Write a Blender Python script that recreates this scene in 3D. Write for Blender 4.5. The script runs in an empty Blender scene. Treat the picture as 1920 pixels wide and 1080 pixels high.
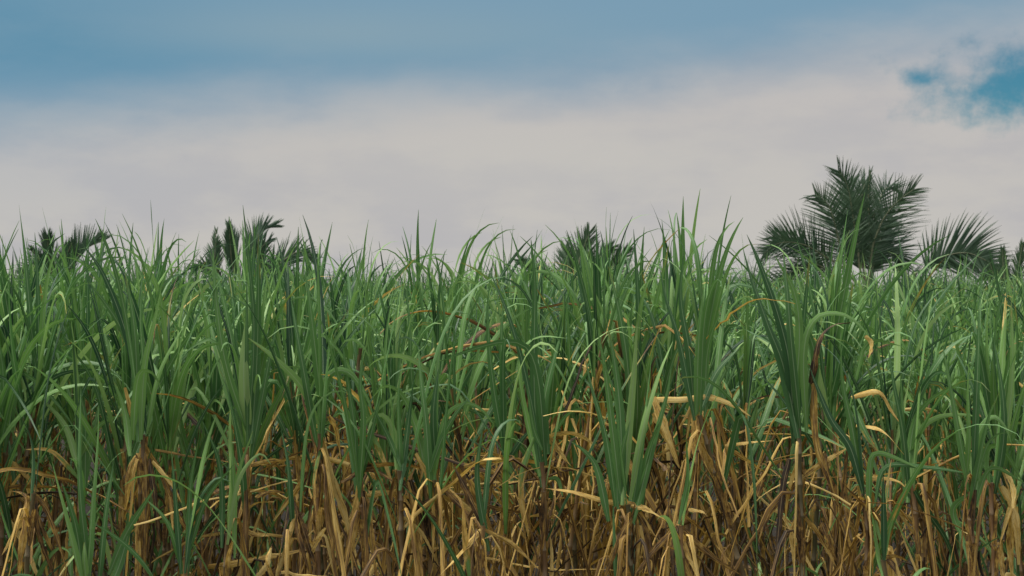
import bpy, math, random
import numpy as np
R = np.random.RandomState(7)
C = bpy.context.scene.collection
F = 2666.67; CZ = 2.0
def P(px, py, Y):
    """world point seen at photo pixel (1920 wide) at depth Y"""
    return np.array([(px-960)/F*Y, Y, CZ+(540-py)/F*Y])
def ss(a, b, x):
    t = np.clip((x-a)/(b-a), 0, 1); return t*t*(3-2*t)
def unit(v):
    return v/np.maximum(np.linalg.norm(v, axis=-1, keepdims=True), 1e-9)

# ------------------------------------------------------------------ materials
class NT:
    def __init__(s, tree): s.t = tree; tree.nodes.clear()
    def n(s, typ, **kw):
        nd = s.t.nodes.new(typ)
        for k, v in kw.items():
            if k in ('op',): nd.operation = v
            else: setattr(nd, k, v)
        return nd
    def l(s, a, b): s.t.links.new(a, b)
    def inp(s, sock, v):
        if hasattr(v, 'is_output') : s.l(v, sock)
        else: sock.default_value = v
    def math(s, op, a, b=0.0, c=0.0, clamp=False):
        nd = s.n('ShaderNodeMath', op=op); nd.use_clamp = clamp
        s.inp(nd.inputs[0], a); s.inp(nd.inputs[1], b)
        if len(nd.inputs) > 2: s.inp(nd.inputs[2], c)
        return nd.outputs[0]
    def sstep(s, x, a, b):
        nd = s.n('ShaderNodeMapRange'); nd.interpolation_type = 'SMOOTHSTEP'
        s.inp(nd.inputs['Value'], x); s.inp(nd.inputs['From Min'], a); s.inp(nd.inputs['From Max'], b)
        return nd.outputs[0]
    def mix(s, f, a, b):
        nd = s.n('ShaderNodeMix', data_type='RGBA')
        s.inp(nd.inputs[0], f); s.inp(nd.inputs[6], a); s.inp(nd.inputs[7], b)
        return nd.outputs[2]
    def noise(s, vec, scale, detail=2, rough=.5):
        nd = s.n('ShaderNodeTexNoise'); nd.inputs['Scale'].default_value = scale
        nd.inputs['Detail'].default_value = detail; nd.inputs['Roughness'].default_value = rough
        if vec is not None: s.l(vec, nd.inputs['Vector'])
        return nd.outputs['Fac']
    def ramp(s, f, stops):
        nd = s.n('ShaderNodeValToRGB'); s.inp(nd.inputs[0], f)
        e = nd.color_ramp.elements
        e[0].position = stops[0][0]; e[0].color = (*stops[0][1], 1)
        e[1].position = stops[-1][0]; e[1].color = (*stops[-1][1], 1)
        for p, c in stops[1:-1]:
            k = e.new(p); k.color = (*c, 1)
        return nd.outputs[0]
    def comb(s, x, y, z):
        nd = s.n('ShaderNodeCombineXYZ')
        for i, v in enumerate((x, y, z)): s.inp(nd.inputs[i], v)
        return nd.outputs[0]
def rgb(*c): return (*c, 1.0)

GREENS = [(0.0, (.020,.056,.028)), (.3, (.053,.132,.045)), (.55, (.104,.224,.062)), (.8, (.180,.335,.090)), (1.0, (.275,.415,.145))]
def leaf_material(name, dry):
    m = bpy.data.materials.new(name); m.use_nodes = True
    t = NT(m.node_tree)
    a = t.n('ShaderNodeAttribute'); a.attribute_name = 'leaf_uv'
    b = t.n('ShaderNodeAttribute'); b.attribute_name = 'leaf_rnd'
    sx = t.n('ShaderNodeSeparateXYZ'); t.l(a.outputs['Vector'], sx.inputs[0])
    u, v, seed = sx.outputs
    sb = t.n('ShaderNodeSeparateColor'); t.l(b.outputs['Color'], sb.inputs[0])
    rnd, age, len_ = sb.outputs
    lv = t.math('MULTIPLY', v, 1.0)
    streak = t.noise(t.comb(t.math('MULTIPLY', u, 14.0), t.math('MULTIPLY', v, 2.0), seed), 1.6, 3, .65)
    blotch = t.noise(t.comb(t.math('MULTIPLY', u, 1.2), t.math('MULTIPLY', v, 7.0), seed), 1.0, 4, .6)
    cu = t.math('ABSOLUTE', t.math('SUBTRACT', u, .5))
    rib = t.math('SUBTRACT', 1.0, t.sstep(cu, .02, .07))
    # green blade
    g = t.ramp(t.math('ADD', rnd, t.math('MULTIPLY', t.math('SUBTRACT', streak, .5), .45)), GREENS)
    g = t.mix(t.math('MULTIPLY', rib, .6), g, rgb(.32,.42,.24))
    # yellow / straw / brown tones of a dying leaf
    strk2 = t.noise(t.comb(t.math('MULTIPLY', u, 5.0), t.math('MULTIPLY', v, 3.0), t.math('ADD', seed, 9.0)), 1.6, 4, .7)
    tone = t.math('ADD', t.math('MULTIPLY', t.math('SUBTRACT', strk2, .5), 1.7), t.math('MULTIPLY', t.math('SUBTRACT', blotch, .5), 1.0))
    d = t.ramp(t.math('ADD', rnd, tone),
               [(0,(.022,.017,.013)), (.25,(.070,.042,.022)), (.48,(.24,.135,.042)), (.7,(.57,.37,.090)), (1,(.73,.55,.21))])
    d = t.mix(t.math('MULTIPLY', rib, .4), d, rgb(.50,.37,.19))
    spots = t.sstep(t.noise(t.comb(t.math('MULTIPLY', u, 5.0), t.math('MULTIPLY', v, 22.0), seed), 1.0, 3, .6), .60, .70)
    d = t.mix(t.math('MULTIPLY', spots, .55), d, rgb(.07,.038,.02))
    # how far the drying has crept down from tip and edges
    f = t.math('ADD', t.math('MULTIPLY', v, .55), t.math('MULTIPLY', blotch, .5))
    f = t.math('ADD', f, t.math('MULTIPLY', cu, .25))
    f = t.math('ADD', f, t.math('SUBTRACT', t.math('MULTIPLY', age, 1.7), 1.0))
    f = t.sstep(f, .42, .60)
    yel = t.mix(t.sstep(f, .45, .95), rgb(.27,.27,.065), d)
    col = t.mix(t.sstep(f, .0, .5), g, yel)
    p = t.n('ShaderNodeBsdfPrincipled'); t.l(col, p.inputs['Base Color'])
    t.inp(p.inputs['Roughness'], t.math('ADD', .46, t.math('MULTIPLY', f, .3)))
    p.inputs['Specular IOR Level'].default_value = .32
    bp = t.n('ShaderNodeBump'); bp.inputs['Strength'].default_value = .35; bp.inputs['Distance'].default_value = .002
    t.l(streak, bp.inputs['Height']); t.l(bp.outputs[0], p.inputs['Normal'])
    tr = t.n('ShaderNodeBsdfTranslucent')
    hs = t.n('ShaderNodeHueSaturation'); hs.inputs['Saturation'].default_value = 1.1; hs.inputs['Value'].default_value = 1.35
    t.l(col, hs.inputs['Color']); t.l(hs.outputs[0], tr.inputs['Color'])
    mx = t.n('ShaderNodeMixShader'); mx.inputs[0].default_value = .22
    t.l(p.outputs[0], mx.inputs[1]); t.l(tr.outputs[0], mx.inputs[2])
    o = t.n('ShaderNodeOutputMaterial'); t.l(mx.outputs[0], o.inputs['Surface'])
    return m
M_LEAF = leaf_material('sugarcane_blade', False)

def stalk_material():
    m = bpy.data.materials.new('sugarcane_stalk'); m.use_nodes = True; t = NT(m.node_tree)
    a = t.n('ShaderNodeAttribute'); a.attribute_name = 'leaf_uv'
    b = t.n('ShaderNodeAttribute'); b.attribute_name = 'leaf_rnd'
    sx = t.n('ShaderNodeSeparateXYZ'); t.l(a.outputs['Vector'], sx.inputs[0]); u, v, seed = sx.outputs
    sb = t.n('ShaderNodeSeparateColor'); t.l(b.outputs['Color'], sb.inputs[0]); rnd, node, _ = sb.outputs
    n = t.noise(t.comb(t.math('MULTIPLY', u, 5.0), t.math('MULTIPLY', v, 6.0), seed), 1.5, 4, .6)
    c = t.ramp(t.math('ADD', t.math('MULTIPLY', rnd, .7), t.math('MULTIPLY', n, .3)),
               [(0,(.05,.065,.028)), (.3,(.11,.085,.035)), (.55,(.17,.095,.04)), (.8,(.26,.16,.06)), (1,(.34,.24,.10))])
    c = t.mix(t.math('MULTIPLY', node, .6), c, rgb(.27,.21,.13))
    c = t.mix(t.math('MULTIPLY', t.sstep(n, .55, .7), .6), c, rgb(.06,.035,.025))
    p = t.n('ShaderNodeBsdfPrincipled'); t.l(c, p.inputs['Base Color']); p.inputs['Roughness'].default_value = .5
    o = t.n('ShaderNodeOutputMaterial'); t.l(p.outputs[0], o.inputs['Surface'])
    return m
M_STALK = stalk_material()

def simple(name, c1, c2, scale, rough=.6, bump=0, trans=0, detail=5, coord='Object'):
    m = bpy.data.materials.new(name); m.use_nodes = True; t = NT(m.node_tree)
    tc = t.n('ShaderNodeTexCoord')
    n = t.noise(tc.outputs[coord], scale, detail, .62)
    c = t.ramp(n, [(.3, c1), (.7, c2)])
    p = t.n('ShaderNodeBsdfPrincipled'); t.l(c, p.inputs['Base Color']); p.inputs['Roughness'].default_value = rough
    if bump:
        bp = t.n('ShaderNodeBump'); bp.inputs['Strength'].default_value = .8; bp.inputs['Distance'].default_value = bump
        t.l(n, bp.inputs['Height']); t.l(bp.outputs[0], p.inputs['Normal'])
    o = t.n('ShaderNodeOutputMaterial')
    if trans:
        tr = t.n('ShaderNodeBsdfTranslucent'); t.l(c, tr.inputs['Color'])
        mx = t.n('ShaderNodeMixShader'); mx.inputs[0].default_value = trans
        t.l(p.outputs[0], mx.inputs[1]); t.l(tr.outputs[0], mx.inputs[2]); t.l(mx.outputs[0], o.inputs['Surface'])
    else: t.l(p.outputs[0], o.inputs['Surface'])
    return m
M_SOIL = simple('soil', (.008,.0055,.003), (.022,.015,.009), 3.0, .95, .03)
M_PALM = simple('palm_leaflet', (.032,.076,.042), (.085,.150,.072), 1.3, .45, 0, .22)
M_PALM_FRESH = simple('palm_leaflet_fresh', (.025,.065,.025), (.070,.135,.050), 1.3, .45, 0, .2)
M_RACHIS = simple('palm_rachis', (.12,.14,.075), (.22,.23,.13), 4.0, .5)
M_BARK = simple('palm_bark', (.05,.042,.034), (.15,.125,.10), 9.0, .9, .02)

# ------------------------------------------------------------------ mesh accumulator
class Acc:
    def __init__(s): s.v=[]; s.f=[]; s.uv=[]; s.c=[]; s.nv=0
    def add(s, v, f, uv, c):
        s.v.append(v); s.f.append(f+s.nv); s.uv.append(uv); s.c.append(c); s.nv += len(v)
    def arrays(s):
        return np.concatenate(s.v), np.concatenate(s.f), np.concatenate(s.uv), np.concatenate(s.c)
    def build(s, name, mat, parent=None, loc=None):
        v, f, uv, c = s.arrays()
        if loc is not None: v = v-np.asarray(loc)
        me = mesh_from(name, v, f, uv, c, mat)
        o = bpy.data.objects.new(name, me); C.objects.link(o)
        if parent is not None: o.parent = parent
        return o
def mesh_from(name, v, f, uv, c, mat):
    me = bpy.data.meshes.new(name)
    me.vertices.add(len(v)); me.vertices.foreach_set('co', v.astype(np.float32).ravel())
    me.loops.add(f.size); me.loops.foreach_set('vertex_index', f.astype(np.int32).ravel())
    me.polygons.add(len(f)); me.polygons.foreach_set('loop_start', np.arange(0, f.size, 4, dtype=np.int32))
    me.polygons.foreach_set('use_smooth', np.ones(len(f), dtype=bool))
    me.update(calc_edges=True)
    a = me.attributes.new('leaf_uv', 'FLOAT_VECTOR', 'POINT'); a.data.foreach_set('vector', uv.astype(np.float32).ravel())
    a = me.attributes.new('leaf_rnd', 'FLOAT_COLOR', 'POINT'); a.data.foreach_set('color', c.astype(np.float32).ravel())
    me.materials.append(mat)
    return me

_grid = {}
def strip_faces(n, m):
    if (n, m) not in _grid:
        i = np.arange(n-1)[:, None]*m + np.arange(m-1)[None, :]
        i = i.ravel(); _grid[(n, m)] = np.stack([i, i+1, i+m+1, i+m], 1)
    return _grid[(n, m)]

def ribbon(acc, p, side, W, rnd, age, fold=.35, profile='blade', cut=1.0, m=3):
    """leaf blade along path p (N,3); side (N,3); W full width"""
    n = len(p); s = np.linspace(0, 1, n)*cut
    T = unit(np.gradient(p, axis=0))
    side = unit(side - (side*T).sum(1, keepdims=True)*T)
    nr = np.cross(side, T)
    if profile == 'blade':
        w = W*(.42+.58*ss(0, .28, s))*np.power(np.clip(1-np.power(s, 1.9), 0, 1), .8)+.0012
    else:                                        # shrivelled dead blade
        w = W*(.6+.4*ss(0, .12, s))*np.power(np.clip(1-np.power(s, 2.8), 0, 1), .8)+.0012
        w = w*(1+.10*np.sin(s*R.uniform(8, 18)+R.uniform(0, 6)))*(.82+.36*R.rand(n))
    fo = fold*(1.25-.8*s)
    seed = R.uniform(0, 50)
    us = np.linspace(-1, 1, m)
    vs = []; uv = []
    for k, uu in enumerate(us):
        off = side*(w/2*uu*np.cos(fo))[:, None] + nr*(w/2*abs(uu)*np.sin(fo))[:, None]
        vs.append(p+off); uv.append(np.stack([np.full(n, uu*.5+.5), s, np.full(n, seed)], 1))
    v = np.stack(vs, 1).reshape(-1, 3); uvv = np.stack(uv, 1).reshape(-1, 3)
    c = np.tile(np.array([[rnd, age, 0, 1]]), (len(v), 1))
    acc.add(v, strip_faces(n, m), uvv, c)

def grow(o, az, tilt, L, bend, power=1.7, kink=None, n=15, drift=0., wob=0.):
    """path of a leaf that starts at o, leans tilt from vertical, bends over by bend radians"""
    s = np.linspace(0, 1, n)
    th = tilt + bend*np.power(s, power)
    if kink:
        th = th + kink[1]*ss(kink[0]-.04, kink[0]+.05, s)
    th = np.clip(th, -3.05, 3.05)
    a = az + drift*s
    if wob: a = a + wob*np.sin(s*R.uniform(3, 9)+R.uniform(0, 6)); th = th + wob*.4*np.sin(s*R.uniform(4, 10))
    d = np.stack([np.sin(th)*np.cos(a), np.sin(th)*np.sin(a), np.cos(th)], 1)
    p = np.asarray(o) + np.concatenate([np.zeros((1, 3)), np.cumsum((d[:-1]+d[1:])/2*L/(n-1), 0)])
    side = np.stack([-np.sin(a), np.cos(a), np.zeros(n)], 1)
    return p, side, d
def twisted(side, d, tw):
    nr = np.cross(side, d)
    return side*np.cos(tw)[:, None]+nr*np.sin(tw)[:, None]

def catmull(pts, n):
    pts = np.asarray(pts, float)
    q = np.concatenate([[2*pts[0]-pts[1]], pts, [2*pts[-1]-pts[-2]]])
    out = []
    K = len(pts)-1; per = 14
    for i in range(K):
        a, b, c, d = q[i:i+4]
        t = np.linspace(0, 1, per, endpoint=False)[:, None]
        out.append(.5*((2*b)+(c-a)*t+(2*a-5*b+4*c-d)*t*t+(3*b-a-3*c+d)*t**3))
    out = np.concatenate(out+[pts[-1:]])
    L = np.concatenate([[0], np.cumsum(np.linalg.norm(np.diff(out, axis=0), axis=1))])
    s = np.linspace(0, L[-1], n)
    return np.stack([np.interp(s, L, out[:, k]) for k in range(3)], 1)

def tube(acc, pts, rad, rnd, sides=8, nodes=None):
    n = len(pts); T = unit(np.gradient(pts, axis=0))
    A = unit(np.cross(T, np.array([.3, 1., .1]))); B = np.cross(T, A)
    ang = np.linspace(0, 2*math.pi, sides+1)
    v = pts[:, None, :]+(A[:, None, :]*np.cos(ang)[None, :, None]+B[:, None, :]*np.sin(ang)[None, :, None])*np.asarray(rad)[:, None, None]
    s = np.linspace(0, 1, n); seed = R.uniform(0, 50)
    uv = np.stack([np.tile(ang/6.283, (n, 1)), np.tile(s[:, None]*3, (1, sides+1)), np.full((n, sides+1), seed)], 2)
    nd = np.zeros(n) if nodes is None else nodes
    c = np.zeros((n, sides+1, 4)); c[..., 0] = rnd; c[..., 1] = nd[:, None]; c[..., 3] = 1
    acc.add(v.reshape(-1, 3), strip_faces(n, sides+1), uv.reshape(-1, 3), c.reshape(-1, 4))

def stalk_shape(acc, base, top, r0=.016, bow=.04, rnd=None):
    base = np.asarray(base, float); top = np.asarray(top, float)
    L = np.linalg.norm(top-base); k = max(3, int(L/.11))
    pts = []; rad = []; nod = []
    bd = np.array([R.normal(), R.normal(), 0])*bow
    for i in range(k+1):
        t = i/k
        zig = np.array([R.normal(), R.normal(), 0])*.002
        q = base+(top-base)*t+bd*math.sin(t*math.pi)+zig
        r = r0*(1-.38*t)
        for dt, rr, nn in ((-.10, 1., 0), (-.03, 1.1, .2), (0, 1.22, 1), (.05, 1.02, .8), (.5, .95, 0)):
            tt = t+dt/k
            if tt < 0 or tt > 1: continue
            pts.append(base+(top-base)*tt+bd*math.sin(tt*math.pi)+zig); rad.append(r*rr); nod.append(nn)
    tube(acc, np.array(pts), rad, R.uniform(0, 1) if rnd is None else rnd, 8, np.array(nod, float))
    return lambda t: base+(top-base)*t+bd*math.sin(t*math.pi)

def green_leaves(acc, line, zt0, n, Lm=1.0, W=.042, detail=15, m=3, spread=1.0, hi=None):
    az = R.uniform(0, 6.28)
    for i in range(n):
        f = i/max(1, n-1)                      # 0 innermost, 1 outermost
        az += math.pi+R.normal()*.5
        t = 1-f*zt0
        o = line(t)+np.array([math.cos(az), math.sin(az), 0])*.008
        tilt = (.04+.38*f**1.2+abs(R.normal())*.09)*spread
        L = Lm*(.80+.38*math.sin((.15+.85*f)*2.3))*R.uniform(.82, 1.15)
        k = None
        r = R.rand()
        pw = R.uniform(1.5, 2.6)
        if f < .35:
            bend = R.uniform(.0, .45)
            if R.rand() < .38: bend = R.uniform(.9, 2.4); pw = R.uniform(3, 5)
        elif r < .42: bend = R.uniform(.3, .9)
        elif r < .52: bend = R.uniform(1.2, 2.2)
        elif r < .80: bend = R.uniform(1.4, 2.8); pw = R.uniform(3, 5)
        else: bend = R.uniform(.2, .7); k = (R.uniform(.35, .75), R.uniform(1.1, 2.2))
        p, sd, d = grow(o, az, tilt, L, bend, pw, k, detail, R.normal()*.35, .05)
        sd = twisted(sd, d, R.normal()*.45+R.normal()*1.3*np.linspace(0, 1, detail)**1.3)
        age = R.uniform(0, .2) if f < .45 else R.choice([.1,.2,.3,.36,.42])*R.uniform(.8, 1.15)
        ribbon(acc, p, sd, W*R.choice([.5,.62,.75,.9,1.0,1.12])*R.uniform(.9,1.1)*(.85 if f < .15 else 1), np.clip(R.normal()*.25+.46+(.12 if bend > 1 else 0), 0.02, .98), age, R.uniform(.2, .5), m=m)

def dry_leaves(acc, line, t0, t1, n, L0=.7, detail=14, m=3, W=.022, r0=.50):
    az = R.uniform(0, 6.28)
    for i in range(n):
        az += math.pi+R.normal()*.7
        t = t0+(t1-t0)*(i+R.rand()*.6)/n
        o = line(t)+np.array([math.cos(az), math.sin(az), 0])*.012
        L = L0*R.uniform(.6, 1.45)
        r = R.rand()
        rnd = np.clip(R.normal()*.09+r0-.5+R.choice([.15,.42,.52,.66,.84]), .03, .97)
        if r < .78:      # hangs down, folded at the collar
            tilt = R.uniform(.25, .9); p, sd, d = grow(o, az, tilt, L*1.12, R.uniform(.0, .15), 1.2, (R.uniform(.05, .20), R.uniform(2.45, 3.0)-tilt), detail, R.normal()*.4, .09)
        elif r < .90:    # arching out stiffly
            tilt = R.uniform(.5, 1.2); p, sd, d = grow(o, az, tilt, L, R.uniform(.5, 1.6), 1.4, None, detail, R.normal()*.6, .12)
        else:            # straight broken one at an odd angle
            tilt = R.uniform(1.0, 2.6); p, sd, d = grow(o, az, tilt, L*.9, R.uniform(-.3, .3), 1, None, detail, R.normal()*.3, .08)
        sd = twisted(sd, d, R.uniform(-1.5, 1.5)+R.normal()*2.0*np.linspace(0, 1, detail))
        p = p+np.cumsum(R.normal(size=p.shape)*.0035, 0)
        ribbon(acc, p, sd, W*R.choice([.35,.5,.7,.9,1.2])*R.uniform(.9,1.1), rnd, R.uniform(.82, 1.2), R.uniform(.3, 1.0), 'dry', R.choice([1.0, 1.0, .82, .7]), m=m)

def sheaths(acc, line, t0, t1, n, W=.034):
    """papery dead sheaths that clasp the stalk"""
    for i in range(n):
        t = R.uniform(t0, t1-.1); az = R.uniform(0, 6.28); L = R.uniform(.06, .16)
        k = 8; s = np.linspace(0, 1, k)
        off = np.array([math.cos(az), math.sin(az), 0])
        p = np.array([line(min(1, t+x*L)) for x in s])+off*(.014+.012*s[:, None]**2)
        side = np.tile(np.array([-math.sin(az), math.cos(az), 0]), (k, 1))
        ribbon(acc, p, side, W, np.clip(R.normal()*.15+.5, 0, 1), 1.2, -.8, 'dry', .85)

# ------------------------------------------------------------------ tagging
def tag(o, label, cat, group=None, kind=None):
    if label: o['label'] = label
    if cat: o['category'] = cat
    if group: o['group'] = group
    if kind: o['kind'] = kind
    return o
def empty(name, loc):
    e = bpy.data.objects.new(name, None); C.objects.link(e); e.location = loc; e.empty_display_size = .1
    return e

# ------------------------------------------------------------------ setting
def ground():
    n = 90
    xs = np.concatenate([-np.geomspace(900, 14, 14), np.linspace(-13, 13, n), np.geomspace(14, 900, 14)])
    ys = np.concatenate([-np.geomspace(900, 4, 12), np.linspace(-3, 24, n), np.geomspace(25, 900, 16)])
    X, Y = np.meshgrid(xs, ys)
    near = np.exp(-((X/16)**2+((Y-9)/16)**2))
    Z = .05*np.sin(Y*6.28/1.2)*near+.02*np.sin(X*3.1+Y*2.3)*near+.015*np.sin(X*7.7-Y*5.1)*near-.06
    v = np.stack([X, Y, Z], 2).reshape(-1, 3)
    f = strip_faces(len(ys), len(xs))
    me = mesh_from('ground', v, f, np.zeros_like(v), np.ones((len(v), 4)), M_SOIL)
    o = bpy.data.objects.new('ground', me); C.objects.link(o); o['kind'] = 'structure'
ground()

def litter():
    a = Acc()
    for i in range(1100):
        y = R.uniform(4.6, 12); x = R.uniform(-1, 1)*(y*.4+1.2)
        L = R.uniform(.25, .8); az = R.uniform(0, 6.28)
        p, sd, d = grow((x, y, R.uniform(.03, .12)), az, 1.5+R.normal()*.06, L, R.normal()*.12, 1, None, 7, R.normal()*.5, .15)
        p[:, 2] = np.maximum(p[:, 2], .02)
        ribbon(a, p, twisted(sd, d, R.normal()*.5+np.zeros(7)), .035*R.uniform(.5, 1.2), np.clip(R.normal()*.2+.2, 0, 1), 1.2, .3, 'dry')
    o = a.build('leaf_litter', M_LEAF); tag(o, 'dead brown cane leaves lying thick on the soil under the crop', 'leaf litter', kind='stuff')
litter()

# ------------------------------------------------------------------ front plants laid out from the photograph
# leaf: (kind, width, [(px,py[,dy]), ...])  kind g green, b bright green, y yellowing, d dry tan, o dry orange brown, r dark brown
HEROES = []
def hero(label, whorl, Y, foot, leaves, extra=4, dry=7, rnd=None, spread=1., Lm=.8):
    HEROES.append((label, whorl, Y, foot, leaves, extra, dry, rnd, spread, Lm))
KND = {'g': (.48, 0), 'k': (.40, 0), 'b': (.78, .0), 'y': (.7, .55), 'd': (.72, 1.1), 'o': (.50, 1.1), 'r': (.28, 1.15), 'w': (.95, 1.1)}
def build_hero(h):
    label, (wx, wy), Y, (fx, fy), leaves, extra, dry, rnd, spread, Lm = h
    w = P(wx, wy, Y); ft = P(fx, fy, Y)
    d = (w-ft); base = w-d*(w[2]/max(.2, d[2])); base[2] = 0
    base[0] = w[0]+np.clip(base[0]-w[0], -.9, .9)
    root = empty('sugarcane_plant', tuple(base)); tag(root, label, 'sugarcane plant', 'sugarcane plants along the front edge of the field')
    st = Acc(); line = stalk_shape(st, base, w, .0135, .012, rnd); st.build('stalk', M_STALK, root, base)
    ga, da = Acc(), Acc()
    for kd, W, pts in leaves:
        q = [P(p[0], p[1], Y+(p[2] if len(p) > 2 else 0)) for p in pts]
        n = 22
        if kd in 'gkb': q[0] = q[0]+np.array([R.normal()*.010, R.normal()*.012, R.uniform(-.10, .02)])
        path = catmull(q, n)
        ln = np.linalg.norm(np.diff(path, axis=0), axis=1).sum()
        # give the leaf depth: bow it toward / away from the path's plane
        bow = R.uniform(-.10, .12)*ln
        path[:, 1] += bow*np.sin(np.linspace(0, 1, n)*math.pi*.9)+R.uniform(-.04, .04)*np.linspace(0, 1, n)
        T = unit(np.gradient(path, axis=0))
        V = np.tile(np.array([0, 1., .0]), (n, 1)); sd = np.cross(T, V); nr = np.cross(sd, T)
        isd = kd in 'dorw'
        roll = R.uniform(-.55, .55)+R.normal()*(1.0 if isd else .5)*np.linspace(0, 1, n)
        sd = sd*np.cos(roll)[:, None]+nr*np.sin(roll)[:, None]
        r0, age = KND[kd]; r0 = np.clip(r0+R.normal()*(.10 if kd in 'dorw' else .14), 0, 1)
        ribbon(da if isd else ga, path, sd, W*(.56 if isd else .70), r0, age+R.uniform(-.05, .1) if age else R.uniform(0, .38), R.uniform(.2, .45), 'dry' if isd else 'blade', R.choice([.9, 1., 1.]) if isd else 1.)
    z = w[2]
    green_leaves(ga, line, .3/max(z, .6), max(2, extra-1), Lm, .030, 15, spread=spread)
    if wx < 600 or wx > 1780: dry = int(dry*.5)
    if dry: dry_leaves(da, line, .3, 1.0, int(dry*1.25), .68, W=.021, r0=.52)
    for q in range(3 if 600 < wx < 1780 else 1):
        az = R.uniform(0, 6.28); tl = R.uniform(.15, .5); L = R.uniform(.7, 1.0)
        p, sd_, d_ = grow(line(R.uniform(.88, 1.0)), az, tl, L, .05, 1., (R.uniform(.04, .12), R.uniform(2.75, 3.0)-tl), 16, R.normal()*.2, .04)
        ribbon(da, p, twisted(sd_, d_, R.uniform(-1, 1)+R.normal()*.8*np.linspace(0, 1, 16)), R.uniform(.012, .023), np.clip(R.normal()*.16+.58, 0, 1), 1.15, .4, 'dry')
    sheaths(da, line, .3, .99, 12)
    ga.build('green_leaves', M_LEAF, root, base)
    if da.v: da.build('dry_leaves', M_LEAF, root, base)
    return base

hero('fan of arching green blades at the left end of the front row', (14,800), 5.7, (8,1000),
 [('g',.045,[(14,800),(30,700),(66,600)]),('g',.04,[(14,790),(8,690),(-10,600)]),('g',.035,[(40,770),(110,705),(190,690)]),('b',.035,[(14,800),(18,715),(34,706),(46,770)]),
  ('o',.04,[(8,860),(45,885),(75,930)]),('o',.035,[(-10,915),(60,915),(125,918)]),('d',.04,[(0,960),(40,1010),(75,1080)]),('r',.04,[(35,930),(70,960),(110,1050)])], 5, 9)
hero('low green shoot with a folded tip and broad blue green leaves at bottom left', (165,1075), 5.1, (168,1300),
 [('k',.05,[(160,1080),(130,980),(95,862)]),('k',.045,[(160,1080),(140,990),(118,905)]),('g',.04,[(160,1075),(150,900),(147,730)]),('g',.05,[(172,1060),(172,960),(184,820),(186,760)]),
  ('b',.05,[(168,1090),(162,1050),(160,1015)]),('k',.045,[(205,1085),(235,1000),(290,915)]),('k',.045,[(185,1080),(200,960),(215,860)]),('k',.045,[(195,1090),(225,1050),(245,965)])], 2, 0, Lm=.6)
hero('slim upright shoot with pale ribbons rising beside the golden hanging leaf', (150,905), 5.6, (152,1080),
 [('b',.05,[(150,900),(146,800),(142,690),(138,600)]),('b',.04,[(152,890),(160,790),(150,735),(160,700)]),('g',.045,[(150,880),(118,800),(75,745)]),('y',.03,[(150,900),(105,845),(55,840)]),('g',.035,[(155,870),(185,800),(235,775)])], 4, 7)
hero('tall cane with a long golden dead leaf hanging over a clasped brown bundle', (268,815), 5.4, (262,1070),
 [('g',.05,[(262,810),(255,715),(217,613),(160,527)]),('g',.05,[(264,810),(255,700),(247,600),(230,510)]),('b',.045,[(268,810),(273,690),(290,600),(299,540)]),('g',.045,[(265,800),(262,700),(255,600),(262,500)]),
  ('b',.045,[(262,780),(263,710),(283,695),(300,712),(311,740)]),('b',.04,[(240,820),(228,770),(208,715)]),('k',.05,[(270,800),(240,650),(195,520),(155,455)]),('g',.035,[(268,790),(300,700),(345,610)]),
  ('d',.045,[(233,727),(247,787),(267,837),(300,887),(317,930),(328,1010)]),('o',.055,[(272,850),(275,930),(270,1070)]),('o',.035,[(262,850),(252,920),(228,970)]),('o',.035,[(265,845),(248,900),(232,975)]),
  ('o',.035,[(266,840),(262,920),(248,980)]),('r',.04,[(280,860),(295,950),(300,1020)]),('d',.035,[(285,865),(325,905),(345,940)]),('r',.05,[(300,880),(330,960),(375,1030)]),('o',.03,[(258,850),(244,880),(238,950)])], 4, 5)
hero('slender cane behind the golden hanging leaf with crossing dark blades', (360,900), 5.9, (350,1080),
 [('g',.045,[(358,895),(340,800),(330,700),(325,600)]),('k',.045,[(362,890),(400,800),(440,740)]),('g',.03,[(362,890),(330,800),(285,760)]),('k',.04,[(362,880),(420,760),(460,690)]),
  ('r',.035,[(362,1005),(410,970),(450,935)]),('g',.03,[(350,960),(400,905),(450,880)])], 6, 9)
hero('cane with one very broad pale vertical blade below the dark windblown palm', (464,838), 5.5, (456,1070),
 [('b',.07,[(463,838),(460,720),(462,640),(466,575)]),('g',.05,[(468,830),(478,700),(482,580),(486,440)]),('g',.036,[(468,800),(476,620),(466,480),(457,385)]),('g',.045,[(463,820),(430,690),(410,560),(402,465)]),
  ('g',.04,[(468,820),(500,700),(520,600)]),('d',.035,[(470,873),(500,866),(536,864)]),('o',.035,[(400,924),(425,914),(462,912)]),('r',.045,[(455,930),(445,990),(420,1060)]),('o',.04,[(456,930),(440,1000),(425,1035)]),
  ('o',.04,[(444,978),(470,1000),(505,1005)]),('d',.03,[(448,970),(480,945),(515,940)]),('d',.03,[(478,932),(510,922),(536,924)])], 4, 6)
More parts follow.
